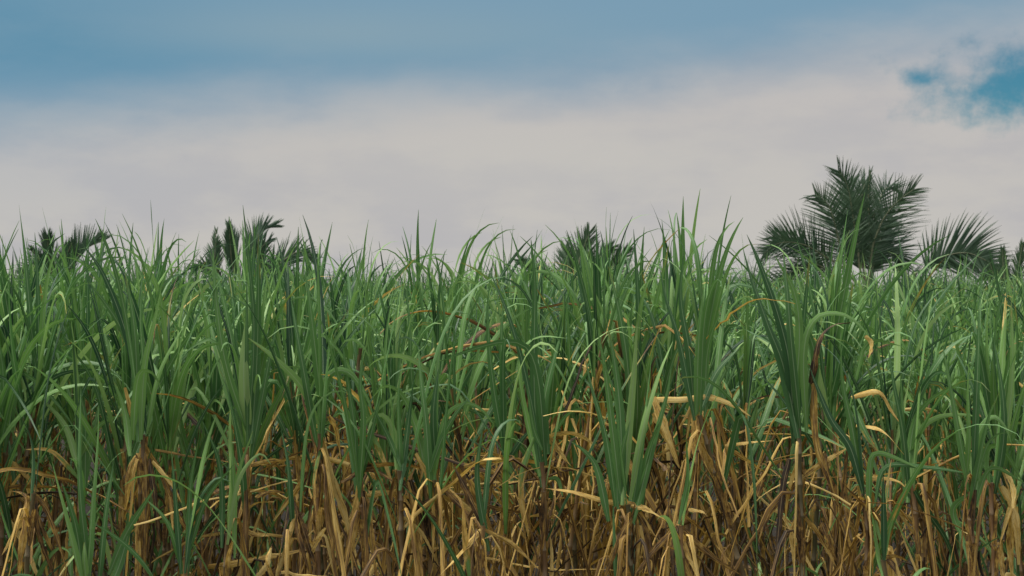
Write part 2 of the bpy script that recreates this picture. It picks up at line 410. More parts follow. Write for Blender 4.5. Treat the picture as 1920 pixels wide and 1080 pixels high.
hero('cane whose long bright blade slants up to the left with an arch to its right', (600,812), 5.4, (606,1070),
 [('b',.048,[(600,800),(567,720),(510,662),(470,633)]),('g',.045,[(604,800),(612,720),(624,633),(642,585)]),('g',.045,[(598,800),(575,700),(548,560)]),('k',.05,[(600,800),(596,680),(582,560),(572,500)]),
  ('b',.05,[(602,800),(606,735),(625,697),(658,700),(688,742),(702,780)]),('d',.04,[(617,780),(630,807),(638,872)]),('o',.05,[(600,820),(615,960),(637,1075)]),('d',.05,[(602,820),(622,900),(655,1000),(662,1075)]),('d',.035,[(585,850),(563,907),(533,947),(510,980)]),
  ('o',.045,[(582,830),(575,880),(560,935)]),('y',.03,[(603,820),(590,905),(600,985)]),('w',.035,[(480,1085),(500,1060),(505,1030)])], 5, 6)
hero('cane with two golden dead leaves slanting down to the left below it', (674,890), 5.35, (680,1080),
 [('g',.035,[(674,890),(662,800),(650,720),(640,640)]),('g',.04,[(676,890),(684,790),(678,720),(684,650)]),('k',.04,[(676,880),(700,800),(716,740)]),('d',.04,[(675,897),(664,965),(643,1055)]),('d',.04,[(676,900),(672,960),(655,1050)]),
  ('o',.045,[(682,920),(694,990),(706,1085)]),('r',.04,[(680,920),(684,1000),(676,1080)]),('y',.03,[(692,802),(720,870),(742,935)]),('d',.045,[(680,878),(730,872),(790,880),(808,905)]),('o',.035,[(640,905),(690,880),(740,902)]),('d',.04,[(688,930),(730,925),(775,938)])], 5, 5)
hero('cane with a small pale arch and a broad pinkish dead sheath hanging straight below', (749,882), 5.3, (750,1080),
 [('b',.05,[(749,882),(740,835),(730,797),(713,779),(697,790),(688,815)]),('g',.045,[(749,880),(747,760),(752,690)]),('g',.04,[(751,880),(765,790),(775,720)]),('g',.035,[(747,880),(728,820),(700,765)]),
  ('o',.055,[(748,887),(751,980),(750,1090)]),('o',.04,[(765,905),(780,985),(792,1080)]),('r',.045,[(770,900),(790,990),(812,1060)]),('w',.028,[(755,970),(790,1000),(815,1045)]),('o',.04,[(752,900),(800,960),(830,985)])], 5, 6)
hero('cane with the big drooping arch whose tip hangs to the left', (814,900), 5.3, (830,1080),
 [('b',.055,[(813,897),(785,830),(765,770),(743,735),(716,727),(697,747)]),('g',.045,[(811,890),(800,803),(790,720),(783,650)]),('g',.04,[(817,885),(830,820),(855,775),(880,745)]),('g',.035,[(812,870),(835,785),(872,757),(902,767),(927,797)]),
  ('k',.045,[(815,880),(812,780),(822,690)]),('d',.045,[(800,887),(820,980),(837,1075)]),('d',.035,[(780,850),(803,900),(812,960),(810,1060)]),('o',.04,[(818,905),(850,935),(890,975)]),('y',.035,[(820,915),(870,950),(915,990)])], 4, 6)
hero('cane behind with a pale arching blade turning straw brown toward its tip', (792,860), 5.9, (800,1080),
 [('b',.05,[(785,820),(779,740),(790,694),(820,703),(847,733),(863,762)]),('y',.03,[(800,740),(840,745),(872,800),(880,830)]),('g',.045,[(792,850),(775,720),(770,600),(760,520)]),('k',.05,[(795,850),(820,700),(835,600)]),
  ('o',.035,[(860,900),(858,850),(873,808)]),('o',.045,[(858,930),(856,880),(862,850)])], 7, 9)
hero('slim cane with dark blades standing over two pale dead strips', (948,858), 5.5, (950,1080),
 [('g',.045,[(946,858),(943,760),(940,640),(944,560)]),('g',.035,[(950,858),(962,790),(972,700)]),('k',.035,[(952,865),(975,830),(1002,800)]),('k',.05,[(948,850),(925,720),(915,600),(920,500)]),
  ('d',.035,[(947,880),(948,970),(946,1085)]),('d',.035,[(950,940),(958,1010),(970,1085)]),('o',.045,[(905,870),(940,900),(968,950)]),('d',.04,[(870,875),(930,862),(1000,865),(1060,885)]),('o',.035,[(880,935),(940,955),(990,958)])], 6, 9)
hero('cane with a tall dark spear blade and two broad blades arching to the left', (1017,866), 5.4, (1020,1080),
 [('k',.055,[(1012,866),(1003,760),(1002,633),(1003,533),(996,450)]),('g',.05,[(1018,860),(1020,760),(1040,667),(1056,610)]),('g',.05,[(1014,850),(1010,720),(990,655),(950,640),(887,654),(823,678)]),('b',.045,[(1010,850),(975,720),(985,650),(1015,631),(1062,634)]),
  ('g',.035,[(1020,860),(1037,820),(1063,780),(1087,768),(1110,784)]),('g',.03,[(1016,850),(1000,800),(988,720)]),('y',.04,[(1002,820),(982,875),(977,927),(992,1012)]),('o',.045,[(1018,880),(1024,960),(1014,1085)]),
  ('w',.03,[(1033,1085),(1034,1040),(1031,1000)]),('d',.03,[(1022,818),(1075,815),(1120,838)]),('d',.045,[(1030,820),(1060,860),(1075,880)]),('g',.03,[(1020,870),(1045,900),(1055,930)])], 5, 7, .55)
hero('cane behind with upright straw coloured dead blades in the brown tangle', (1082,880), 6.0, (1078,1080),
 [('d',.05,[(1068,890),(1082,820),(1092,775)]),('d',.045,[(1085,870),(1112,810),(1128,780)]),('o',.045,[(1100,870),(1120,840),(1132,815)]),('o',.06,[(1072,880),(1076,930),(1070,980)]),('o',.04,[(1035,860),(1042,780),(1075,750),(1110,765)]),
  ('d',.045,[(1040,820),(1080,826),(1125,842)]),('d',.035,[(1090,880),(1098,940),(1094,1010)])], 7, 9)
hero('dense dark green tuft of stiff narrow blades, the lowest full fan in the middle', (1178,945), 5.15, (1190,1090),
 [('k',.05,[(1165,940),(1135,820),(1107,720),(1092,650)]),('g',.045,[(1168,940),(1150,820),(1135,700),(1120,620)]),('k',.055,[(1172,940),(1165,800),(1155,690),(1140,610)]),('b',.05,[(1176,940),(1180,820),(1190,700),(1194,602)]),
  ('g',.045,[(1182,940),(1207,790),(1235,700),(1262,640)]),('k',.045,[(1185,940),(1225,830),(1250,740),(1258,690)]),('g',.04,[(1172,940),(1150,860),(1120,780)]),('k',.04,[(1180,940),(1200,850),(1210,760),(1225,640)]),('k',.05,[(1190,940),(1213,860),(1240,780)]),
  ('b',.045,[(1150,935),(1120,882),(1098,848),(1070,828)]),('g',.028,[(1148,1060),(1150,980),(1150,905)]),('d',.035,[(1190,945),(1140,941),(1075,923),(1023,916)]),('o',.045,[(1182,948),(1208,950),(1240,968),(1262,985)]),
  ('r',.04,[(1190,960),(1160,1010),(1130,1085)]),('o',.03,[(1192,960),(1196,1020),(1192,1085)]),('d',.03,[(1200,960),(1240,1020),(1290,1075)]),('g',.035,[(1172,930),(1165,860),(1180,790)]),('o',.03,[(1192,955),(1215,1000),(1230,1080)])], 3, 7)
hero('tall cane rising behind the dense dark tuft with two spear tips in the sky', (1188,850), 5.8, (1190,1080),
 [('g',.055,[(1182,840),(1155,700),(1118,560),(1097,450)]),('k',.055,[(1188,840),(1210,670),(1235,560),(1256,460)]),('k',.06,[(1185,830),(1175,690),(1160,590),(1140,500)]),('g',.05,[(1190,830),(1195,700),(1195,560),(1187,430)]),('g',.05,[(1190,820),(1222,690),(1270,590),(1300,500)])], 5, 7)
hero('cane with a folded golden dead bundle hanging from its collar above a leaning stem', (1311,778), 5.4, (1345,905),
 [('k',.055,[(1308,775),(1295,660),(1280,560),(1285,470)]),('g',.05,[(1312,775),(1330,660),(1352,585)]),('g',.045,[(1310,775),(1310,640),(1318,540)]),('k',.05,[(1308,770),(1275,640),(1250,560),(1235,490)]),('k',.045,[(1313,770),(1345,700),(1390,650)]),
  ('d',.055,[(1311,777),(1318,830),(1335,895)]),('d',.05,[(1312,780),(1330,820),(1350,868),(1354,880)]),('o',.05,[(1308,780),(1315,850),(1340,905)]),('d',.045,[(1228,748),(1280,749),(1330,745),(1375,760),(1408,781)]),('d',.06,[(1224,745),(1250,810),(1280,890)]),
  ('w',.045,[(1225,775),(1255,830),(1275,880)]),('o',.04,[(1301,780),(1300,830),(1303,870)]),('o',.035,[(1280,850),(1310,845),(1347,860)]),('d',.03,[(1360,836),(1410,830),(1455,828)]),('d',.035,[(1360,838),(1410,870),(1450,895)]),('r',.04,[(1420,930),(1440,880),(1470,860)]),
  ('d',.035,[(1280,965),(1320,1000),(1370,1055)]),('w',.03,[(1290,955),(1318,960),(1327,970)])], 4, 5, .3)
hero('big cane with broad stiff blades fanning up left and a torn blunt blade', (1497,790), 5.25, (1510,1080),
 [('k',.075,[(1492,785),(1470,690),(1440,610),(1407,517),(1391,462)]),('g',.065,[(1494,785),(1480,690),(1460,600),(1425,500),(1398,440)]),('b',.055,[(1498,785),(1497,640),(1487,550),(1450,480)]),('g',.05,[(1496,785),(1478,650),(1470,540),(1466,470)]),
  ('k',.055,[(1505,780),(1528,690),(1515,625),(1480,580)]),('g',.045,[(1500,780),(1508,640),(1515,540),(1518,480)]),('b',.045,[(1503,780),(1505,660),(1525,598),(1567,587),(1600,602),(1628,634)]),('w',.035,[(1622,630),(1632,645),(1628,672)]),
  ('r',.05,[(1520,720),(1530,640),(1555,610),(1592,604)]),('o',.05,[(1523,715),(1528,820),(1545,880),(1577,960)]),('o',.05,[(1545,850),(1555,900),(1568,965)]),
  ('o',.045,[(1590,845),(1582,910),(1566,1015)]),('d',.04,[(1500,900),(1540,870),(1590,840)]),('r',.04,[(1500,900),(1450,960),(1425,1020)]),('d',.04,[(1500,960),(1484,1000),(1490,1085)]),('r',.045,[(1480,860),(1465,920),(1450,1060)]),
  ('o',.045,[(1495,870),(1478,950),(1470,1085)]),('o',.05,[(1510,880),(1500,960),(1505,1085)]),('o',.04,[(1540,980),(1560,1030),(1575,1060)]),('d',.03,[(1495,955),(1535,1000),(1570,1065)])], 2, 9)
hero('cane with two long pale ribbed blades leaning left and one short arch to the right', (1625,935), 5.2, (1628,1085),
 [('b',.048,[(1622,930),(1595,840),(1560,787),(1530,715),(1522,690)]),('g',.045,[(1623,930),(1602,810),(1582,720),(1574,640)]),('b',.04,[(1626,930),(1632,870),(1645,850),(1675,857),(1722,878)]),('b',.032,[(1628,935),(1645,985),(1660,1050)]),
  ('o',.035,[(1627,940),(1630,1000),(1630,1090)]),('d',.035,[(1594,900),(1650,898),(1690,905),(1712,930)]),('g',.03,[(1625,900),(1660,876),(1740,876),(1822,888)]),('o',.04,[(1660,985),(1600,930),(1575,900)])], 2, 8)
hero('small low shoot with three thin yellowish blades between pale stems', (1658,1050), 5.05, (1660,1200),
 [('b',.035,[(1657,1050),(1645,1000),(1633,950)]),('y',.022,[(1659,1050),(1662,960),(1670,862)]),('y',.022,[(1660,1050),(1672,980),(1696,915)]),('o',.03,[(1660,1045),(1685,1045),(1705,1055)]),('o',.04,[(1662,1050),(1675,1060),(1682,1090)])], 0, 0, Lm=.4)
hero('cane with two long arches sweeping right across a shadowed gap', (1708,905), 5.4, (1722,1080),
 [('b',.045,[(1706,900),(1720,805),(1747,757),(1790,727),(1822,716)]),('b',.045,[(1710,900),(1728,825),(1763,787),(1817,779),(1835,785)]),('g',.035,[(1704,900),(1688,805),(1672,720),(1662,640)]),('g',.035,[(1706,900),(1697,790),(1693,700)]),
  ('g',.04,[(1710,905),(1730,950),(1770,1010),(1800,1085)]),('o',.035,[(1708,915),(1716,1000),(1724,1085)]),('o',.05,[(1712,920),(1735,990),(1735,1050)]),('d',.03,[(1605,798),(1650,805),(1690,850)]),('y',.045,[(1600,760),(1620,810),(1650,860)]),('d',.04,[(1597,745),(1650,735),(1675,770),(1695,800)])], 3, 9, .7)
hero('bright green cane near the right end with pale arches over a purple stem', (1822,915), 5.2, (1826,1085),
 [('b',.045,[(1820,910),(1823,820),(1820,720),(1818,650)]),('b',.055,[(1823,905),(1845,800),(1862,750),(1868,735)]),('b',.04,[(1824,905),(1835,820),(1862,782),(1888,800),(1905,840)]),('g',.035,[(1826,905),(1850,850),(1870,818),(1890,812)]),
  ('g',.045,[(1818,900),(1800,820),(1785,730),(1772,650)]),('g',.04,[(1817,915),(1790,960),(1810,1020)]),('g',.035,[(1828,910),(1860,880),(1920,905)])], 3, 7, .6)
hero('cane at the right end with golden dead blades below a downward arch', (1858,905), 5.3, (1862,1085),
 [('g',.045,[(1858,905),(1856,860),(1868,838),(1893,855),(1922,905)]),('g',.04,[(1860,905),(1875,820),(1872,740),(1860,640)]),('b',.05,[(1862,900),(1888,790),(1898,700),(1900,560)]),('d',.05,[(1877,912),(1900,960),(1912,1060)]),('w',.035,[(1885,880),(1895,915),(1892,950)]),
  ('d',.035,[(1882,1085),(1880,1040),(1878,1005)]),('o',.055,[(1905,950),(1900,1010),(1905,1090)]),('y',.035,[(1915,900),(1890,960),(1872,1020)])], 3, 7)
hero('short leaning brown cane in the tangle right of the clasped bundle', (560,960), 5.1, (520,1085),
 [('r',.05,[(545,930),(560,1000),(580,1070)]),('r',.045,[(540,950),(530,1010),(522,1060)]),('d',.045,[(510,1085),(498,1050),(508,1025)]),('o',.04,[(555,950),(575,1010),(590,1060)]),('d',.035,[(580,1040),(600,1005),(610,990)]),('k',.04,[(560,960),(545,880),(530,800)])], 1, 6, .5, Lm=.6)
hero('short cane hung with crossing orange brown leaves at the bottom middle', (905,985), 5.1, (905,1085),
 [('o',.045,[(880,900),(920,1000),(960,1085)]),('r',.045,[(905,985),(880,930),(850,870)]),('o',.04,[(890,1085),(900,1040),(905,985)]),('d',.035,[(905,990),(860,1040),(820,1085)]),('y',.04,[(880,1080),(872,1000),(868,940)]),('k',.04,[(905,985),(895,900),(905,800)]),('o',.03,[(900,990),(960,1020),(1010,1065)])], 1, 7, Lm=.6)
hero('short brown cane with dead strips fanning down right of the dense dark tuft', (1275,985), 5.1, (1285,1085),
 [('o',.04,[(1275,985),(1240,1020),(1190,1080)]),('d',.03,[(1275,985),(1290,1040),(1310,1085)]),('o',.035,[(1270,985),(1300,920),(1310,860)]),('o',.04,[(1278,990),(1330,1040),(1390,1080)]),('r',.04,[(1272,985),(1262,1030),(1262,1085)]),('g',.03,[(1275,985),(1290,900),(1285,820)])], 1, 8, Lm=.6)
hero('brown dead cane leaning at the bottom left corner', (62,925), 5.2, (50,1085),
 [('o',.045,[(50,930),(48,1000),(40,1085)]),('r',.045,[(62,925),(70,990),(95,1080)]),('o',.035,[(62,925),(85,960),(120,1070)]),('g',.04,[(62,925),(55,830),(30,760)]),('o',.04,[(60,930),(35,980),(5,1040)])], 2, 8, Lm=.7)
hero('low green shoot of thin grey green blades right of the clasped brown bundle', (345,1045), 5.15, (350,1200),
 [('g',.035,[(345,1045),(352,930),(372,830)]),('k',.035,[(345,1045),(330,930),(322,840)]),('g',.03,[(345,1045),(385,940),(440,870)]),('b',.03,[(345,1045),(318,980),(275,930)]),('k',.035,[(345,1045),(362,960),(400,900),(430,905)])], 3, 0, Lm=.6)
hero('low green shoot with one bent blade below the very broad vertical blade', (428,1000), 5.25, (425,1180),
 [('g',.035,[(428,1000),(432,900),(425,800)]),('k',.035,[(428,1000),(410,880),(380,790)]),('b',.03,[(428,1000),(450,900),(488,850),(510,870)]),('g',.03,[(428,1000),(440,910),(470,810)])], 3, 2, Lm=.6)
hb = [build_hero(h) for h in HEROES]

# ------------------------------------------------------------------ templates of ordinary canes
def plant_arrays(lod, drier=False, lush=False):
    """green, dry, stalk accumulators for a cane standing at the origin"""
    zw = R.uniform(1.66, 1.92) if drier else R.uniform(1.42, 1.70)
    top = np.array([R.normal()*.09, R.normal()*.09, zw])
    st, ga, da = Acc(), Acc(), Acc()
    if lod == 0:
        line = stalk_shape(st, (0, 0, -.05), top, R.uniform(.010, .014), .05)
        green_leaves(ga, line, .20, R.randint(14, 19), R.uniform(.44, .60) if drier else R.uniform(.58, .80), R.uniform(.027, .037))
        if lush:
            green_leaves(ga, line, .72, R.randint(9, 13), R.uniform(.55, .72), .026)
            dry_leaves(da, line, .25, .8, R.randint(3, 6), .6, r0=.34)
        elif drier: dry_leaves(da, line, .5, 1.0, R.randint(12, 16), .78, r0=.56)
        else: green_leaves(ga, line, .55, 4, .6, .024); dry_leaves(da, line, .25, .98, R.randint(4, 8), .62, r0=.30)  # dead leaves coloured darker here, painting in shade deep inside the stand
        sheaths(da, line, .3, .95, 6)
    else:
        line = lambda t: top*t
        green_leaves(ga, line, .24, R.randint(12, 16), R.uniform(.58, .80), R.uniform(.030, .041), 9, 3)
        dry_leaves(da, line, .35, .9, 4, .55, 7, 2)
    return ga, da, st
def height_scale(x, y):
    """canes are lower along the near edge and at the right end of the row"""
    px = x/y*F+960
    k = .925+.03*math.sin(x*2.1+y)+.025*math.sin(x*.9-y*1.3)+R.normal()*.055
    if y < 8: k += .035
    elif y > 9.5: k -= .015
    if y > 7.5 and R.rand() < .10: k += R.uniform(.02, .08)
    if px < 640: k += .02
    if y > 7.5: k -= .02
    if y > 14: k += .03
    k = min(k, 1.06 if y > 7.5 else 1.0)
    if y < 8.5: k -= .10*float(ss(1560, 1700, px))*float(1-ss(7, 8.5, y))
    if y > 14: k += .012*math.sin(x*.55+y*.4)+.01*math.sin(x*1.3)
    if y < 12: k -= .05*float(ss(1300, 1350, px)*(1-ss(1390, 1450, px)))
    return k

T0 = []
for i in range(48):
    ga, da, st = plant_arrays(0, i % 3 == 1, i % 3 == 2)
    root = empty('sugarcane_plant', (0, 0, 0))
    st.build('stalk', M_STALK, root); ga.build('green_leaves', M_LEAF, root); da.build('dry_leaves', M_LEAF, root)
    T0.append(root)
# spots, front first
spots = []
tries = 0
NEAR = 300-len(HEROES)
y0, y1 = 5.75, 9.4
rows = np.linspace(y0, y1, 10)
for ri, ry in enumerate(rows):
    half = ry*.36+.55
    cnt = int(round(NEAR*(half)/sum(r*.36+.55 for r in rows)))
    for k in range(cnt):
        x = -half+2*half*(k+.5)/cnt+R.normal()*.07
        y = ry+R.normal()*.10
        spots.append((x, max(5.6, y)))
spots = spots[:NEAR]
def zone(px):
    if px < 200: return 'under the leftmost small palm'
    if px < 620: return 'around the dark windblown palm'
    if px < 960: return 'between the windblown palm and the middle palm'
    if px < 1200: return 'below the middle palm'
    if px < 1420: return 'between the middle palm and the tall palm'
    if px < 1740: return 'below the tall palm'
    return 'right of the tall palm'
used = set()
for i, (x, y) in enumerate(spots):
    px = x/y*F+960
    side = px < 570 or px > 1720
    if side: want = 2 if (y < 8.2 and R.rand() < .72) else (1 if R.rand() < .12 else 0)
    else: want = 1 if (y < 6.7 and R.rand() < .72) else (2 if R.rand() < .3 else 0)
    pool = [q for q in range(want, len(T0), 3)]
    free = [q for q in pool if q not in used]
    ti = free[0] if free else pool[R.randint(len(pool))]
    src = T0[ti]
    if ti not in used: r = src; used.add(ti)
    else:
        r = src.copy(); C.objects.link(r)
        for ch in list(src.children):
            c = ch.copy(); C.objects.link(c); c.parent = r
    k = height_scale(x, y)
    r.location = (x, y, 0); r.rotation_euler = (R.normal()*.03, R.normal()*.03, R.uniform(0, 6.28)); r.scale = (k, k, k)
    z = zone(x/y*F+960)
    if y < 6.4: lab, gr = 'cane packed just behind the front row '+z, 'canes just behind the front row '+z
    elif y < 8: lab, gr = 'green cane in the middle rows '+z, 'canes in the middle rows '+z
    else: lab, gr = 'green cane tops seen over the nearer rows '+z, 'canes in the deeper rows '+z
    tag(r, lab, 'sugarcane plant', gr)

for q, r in enumerate(T0):
    if q not in used:
        for ch in list(r.children): bpy.data.objects.remove(ch)
        bpy.data.objects.remove(r)

# ------------------------------------------------------------------ the far field, one mass
def far_field():
    tm = []
    for i in range(36):
        ga, da, st = plant_arrays(1)
        g = ga.arrays(); d = da.arrays()
        out = [np.concatenate([g[0], d[0]])]; nf = [g[1], d[1]+len(g[0])]
        tm.append((out[0], np.concatenate(nf), np.concatenate([g[2], d[2]]), np.concatenate([g[3], d[3]])))
    A = Acc(); y = 9.6
    while y < 37:
        dens = 7.5 if y < 14 else (5.5 if y < 22 else 4.0)
        half = y*.37+1.9
        step = .45 if y < 14 else .6
        cnt = int(2*half*step*dens)
        for k in range(cnt):
            x = R.uniform(-half, half); yy = y+R.uniform(-.5, .5)*step
            v, f, uv, c = tm[R.randint(len(tm))]
            s = height_scale(x, yy)*R.uniform(.97, 1.06)
            a = R.uniform(0, 6.28); ca, sa = math.cos(a)*s, math.sin(a)*s
            w = np.stack([v[:, 0]*ca-v[:, 1]*sa+x, v[:, 0]*sa+v[:, 1]*ca+yy, v[:, 2]*s], 1)
            A.add(w, f, uv, c)
        y += step
    for sgn in (-1, 1):                       # the same crop carries on past both ends of the nearer rows
        for k in range(190):
            yy = R.uniform(5.7, 9.6); x = sgn*(yy*.36+.55+R.uniform(.05, 2.3))
            v, f, uv, c = tm[R.randint(len(tm))]; s = height_scale(x, yy); a = R.uniform(0, 6.28); ca, sa = math.cos(a)*s, math.sin(a)*s
            A.add(np.stack([v[:, 0]*ca-v[:, 1]*sa+x, v[:, 0]*sa+v[:, 1]*ca+yy, v[:, 2]*s], 1), f, uv, c)
    o = A.build('sugarcane_field', M_LEAF)
    tag(o, 'far rows of green sugarcane merging into one mass below the palms', 'sugarcane field', kind='stuff')
far_field()

# ------------------------------------------------------------------ palms
def frond(parent, pts, Y, ll, sweep=(.9, .35), droop=.5, n=54, start=.15, W=.036, bow=0., mat=None, up=0., ragged=.0, r0=.035, spread3=.6):
    """pts: rachis in photo pixels at depth Y; ll leaflet length in metres"""
    q = [P(p[0], p[1], Y+(p[2] if len(p) > 2 else 0)) for p in pts]
    N = 40; path = catmull(q, N)
    path[:, 1] += bow*np.linspace(0, 1, N)**1.5
    loc = np.array(parent.location)
    ra = Acc(); s = np.linspace(0, 1, N)
    tube(ra, path, r0*(1-.85*s), .5, 6)
    f = ra.build('frond', M_RACHIS, parent, loc)
    la = Acc(); T = unit(np.gradient(path, axis=0))
    for i in range(n):
        t = start+(1-start)*(i+.5)/n
        k = t*(N-1); k0 = int(k); fr = k-k0; k1 = min(N-1, k0+1)
        o = path[k0]*(1-fr)+path[k1]*fr; tt = T[min(k0, N-1)]
        sidev = unit(np.cross(tt, np.array([0, 1., .25])))
        bk = unit(np.cross(sidev, tt))
        prof = (.45+.55*ss(start-.1, start+.25, t))*(1-.62*ss(.5, 1.05, t))
        for sg in (-1, 1):
            if R.rand() < ragged: continue
            L = ll*prof*R.uniform(.85, 1.1)
            an = sweep[0]*(1-t)+sweep[1]*t+R.normal()*.06
            dep = R.normal()*.14+spread3*(.5 if sg > 0 else -.2)
            d0 = unit(tt*math.cos(an)+(sidev*sg*math.cos(dep)+bk*math.sin(dep))*math.sin(an)+np.array([0, 0, up]))
            m = 7; u = np.linspace(0, 1, m)
            dirs = unit(d0[None, :]+np.array([0, 0, -1.])[None, :]*(droop*u**1.6*R.uniform(.7, 1.4))[:, None])
            p = o+np.concatenate([np.zeros((1, 3)), np.cumsum((dirs[:-1]+dirs[1:])/2*L/(m-1), 0)])
            ax = unit(np.cross(d0, np.array([R.normal()*.3, 1., R.normal()*.3])))
            w = W*(.6+.4*ss(0, .2, u))*np.power(1-u**1.5, .9)+.004
            nn = np.cross(ax, dirs); nn = unit(nn)
            v = np.stack([p-ax*w[:, None]/2+nn*w[:, None]*.2, p, p+ax*w[:, None]/2+nn*w[:, None]*.2], 1).reshape(-1, 3)
            la.add(v, strip_faces(m, 3), np.zeros_like(v), np.ones((len(v), 4)))
    la.build('leaflets', mat or M_PALM, f, np.zeros(3)+loc)
    return f
def palm_trunk(root, base, top, r=.16):
    n = 26; s = np.linspace(0, 1, n)
    pts = np.asarray(base)+(np.asarray(top)-np.asarray(base))*s[:, None]; pts[:, 0] += .06*np.sin(s*4)
    rad = r*(1.35-.45*ss(0, .25, s))*(1+.05*(np.arange(n) % 2))
    rad[-4:] *= np.array([1.2, 1.35, 1.1, .5])
    a = Acc(); tube(a, pts, rad, .5, 12); a.build('trunk', M_BARK, root, np.asarray(base))

def palm(label, cx, cy, Y, r=.16):
    top = P(cx, cy, Y); base = np.array([top[0]+.1, Y, 0.])
    root = empty('coconut_palm', tuple(base)); tag(root, label, 'palm tree', 'palm trees behind the sugarcane')
    palm_trunk(root, base, top+np.array([0, 0, .25]), r)
    return root
# tall palm on the right
p = palm('tallest palm, full upright crown of sharp dark fronds above the right of the field', 1628, 548, 40, .2)
Y = 40
frond(p, [(1621,548),(1591,511),(1577,486),(1564,433),(1550,394),(1536,376),(1520,367)], Y, 1.15, (1.35,.65), .18, 58, .25, bow=-.6)
frond(p, [(1624,548),(1612,502),(1608,469),(1602,433),(1595,394),(1588,359),(1579,336),(1567,322)], Y, 1.25, (1.05,.5), .14, 62, .22, bow=-.3)
frond(p, [(1626,548),(1617,484),(1615,428),(1619,382),(1630,339)], Y, 1.21, (.75,.25), .14, 56, .2, bow=.5)
frond(p, [(1625,548),(1607,474),(1598,409),(1602,354),(1612,334)], Y, 1.21, (.8,.35), .14, 56, .2, bow=1.0)
frond(p, [(1628,548),(1632,474),(1630,419),(1628,363),(1632,322)], Y, 0.55, (.35,.2), .0, 40, .35, ragged=.35)
frond(p, [(1628,548),(1632,470),(1641,411),(1653,385),(1664,356),(1677,348),(1694,350)], Y, 1.1, (1.1,.6), .14, 58, .22, bow=.6)
frond(p, [(1630,548),(1633,474),(1640,442),(1652,411),(1668,388),(1688,369),(1703,358)], Y, 1.35, (1.45,.45), .18, 62, .22, bow=-.5)
frond(p, [(1631,548),(1645,484),(1658,451),(1672,426),(1689,410)], Y, 1.25, (1.3,.5), .15, 56, .25, bow=.9)
frond(p, [(1628,548),(1638,499),(1656,469),(1681,471),(1706,504)], Y, 1.2, (1.3,.5), .25, 50, .25, bow=.4)
frond(p, [(1621,548),(1577,502),(1531,474),(1506,461),(1476,455),(1448,459),(1422,477)], Y, 1.28, (1.25,.55), .10, 60, .38, bow=-.8)
frond(p, [(1621,548),(1563,511),(1520,486),(1497,460),(1465,444),(1456,442)], Y, 1.09, (1.1,.5), .12, 46, .45, bow=.6)
frond(p, [(1619,548),(1571,516),(1533,502),(1497,507),(1465,535)], Y, 1.16, (1.2,.5), .45, 50, .3, bow=.8)
frond(p, [(1617,548),(1544,529),(1463,529),(1395,539),(1341,559)], Y, 0.85, (1.2,.5), .3, 46, .4, bow=.3)
frond(p, [(1634,548),(1675,529),(1717,512),(1744,491),(1780,477),(1810,475),(1834,485),(1851,497),(1859,517)], Y, 1.52, (1.25,.6), .28, 66, .42, bow=-.4, W=.055)
frond(p, [(1634,548),(1686,539),(1746,535),(1795,548)], Y, 1.09, (1.2,.5), .4, 44, .3, bow=.7)
# small palm on the right edge
p = palm('small palm with two short upright fronds cut by the right edge of the picture', 1893, 585, 38, .12)
for pts, l in (([(1893,585),(1886,540),(1881,500),(1880,468)], .45), ([(1893,585),(1870,535),(1856,492)], .4), ([(1895,585),(1905,535),(1911,495),(1917,458)], .5), ([(1895,585),(1925,550),(1955,530),(1975,545)], .55), ([(1890,585),(1850,560),(1820,560)], .5)):
    frond(p, pts, 38, l, (.6,.3), .1, 36, .2, mat=M_PALM_FRESH, r0=.025)
# middle palm
p = palm('middle palm with a pointed fan of fresh green fronds behind the cane tops', 1087, 592, 42, .16)
for pts, l, sw, b in (([(1087,592),(1083,540),(1086,490),(1104,438)], 1.05, (.85,.3), 0), ([(1086,592),(1072,545),(1066,500),(1062,462)], .85, (.8,.4), .5),
     ([(1089,592),(1100,540),(1120,490),(1148,463)], .85, (.75,.35), .3), ([(1090,592),(1115,545),(1145,505),(1176,468)], .8, (.7,.35), -.4),
     ([(1085,592),(1050,550),(1010,512),(975,488)], .75, (.7,.35), -.2), ([(1086,592),(1055,560),(1030,540),(1000,545)], .7, (1.,.5), .4), ([(1090,592),(1130,560),(1165,545),(1190,560)], .7, (1.,.5), .4), ([(1087,592),(1092,540),(1100,500),(1092,465)], .8, (.8,.4), .8)):
    frond(p, pts, 42, l, sw, .08, 50, .22, bow=b, mat=M_PALM_FRESH, W=.05)
# windblown palm
p = palm('dark windblown palm with narrow ragged fronds swept upward on the left', 462, 575, 36, .15)
for pts, l, sw, dr, rg in (([(458,575),(440,500),(434,460),(425,425)], 0.73, (.38,.2), .0, .05), ([(460,575),(440,505),(436,465),(436,430)], 0.65, (.36,.2), .0, .1), ([(462,575),(470,500),(474,455),(488,430),(510,421)], 0.86, (.5,.3), .0, .1),
     ([(456,575),(412,520),(404,465),(403,430)], 0.43, (.3,.3), .0, .6), ([(458,575),(410,540),(402,500),(404,452)], 0.65, (.5,.4), .3, .2),
     ([(466,575),(510,510),(540,482),(562,472),(586,482)], 0.82, (.6,.45), .1, .15), ([(464,575),(478,520),(490,470),(506,452)], 0.73, (.5,.35), .1, .2),
     ([(456,575),(420,545),(385,500),(358,505)], 0.52, (1.,.5), .5, .3), ([(464,575),(500,545),(540,520),(560,545)], 0.60, (1.2,.6), .7, .3), ([(462,575),(478,530),(492,505),(505,545)], 0.52, (1.4,.8), .5, .3)):
    frond(p, pts, 36, l, sw, dr+.1, 44, .3, mat=M_PALM, ragged=rg, W=.05, bow=R.uniform(-.4, .4))
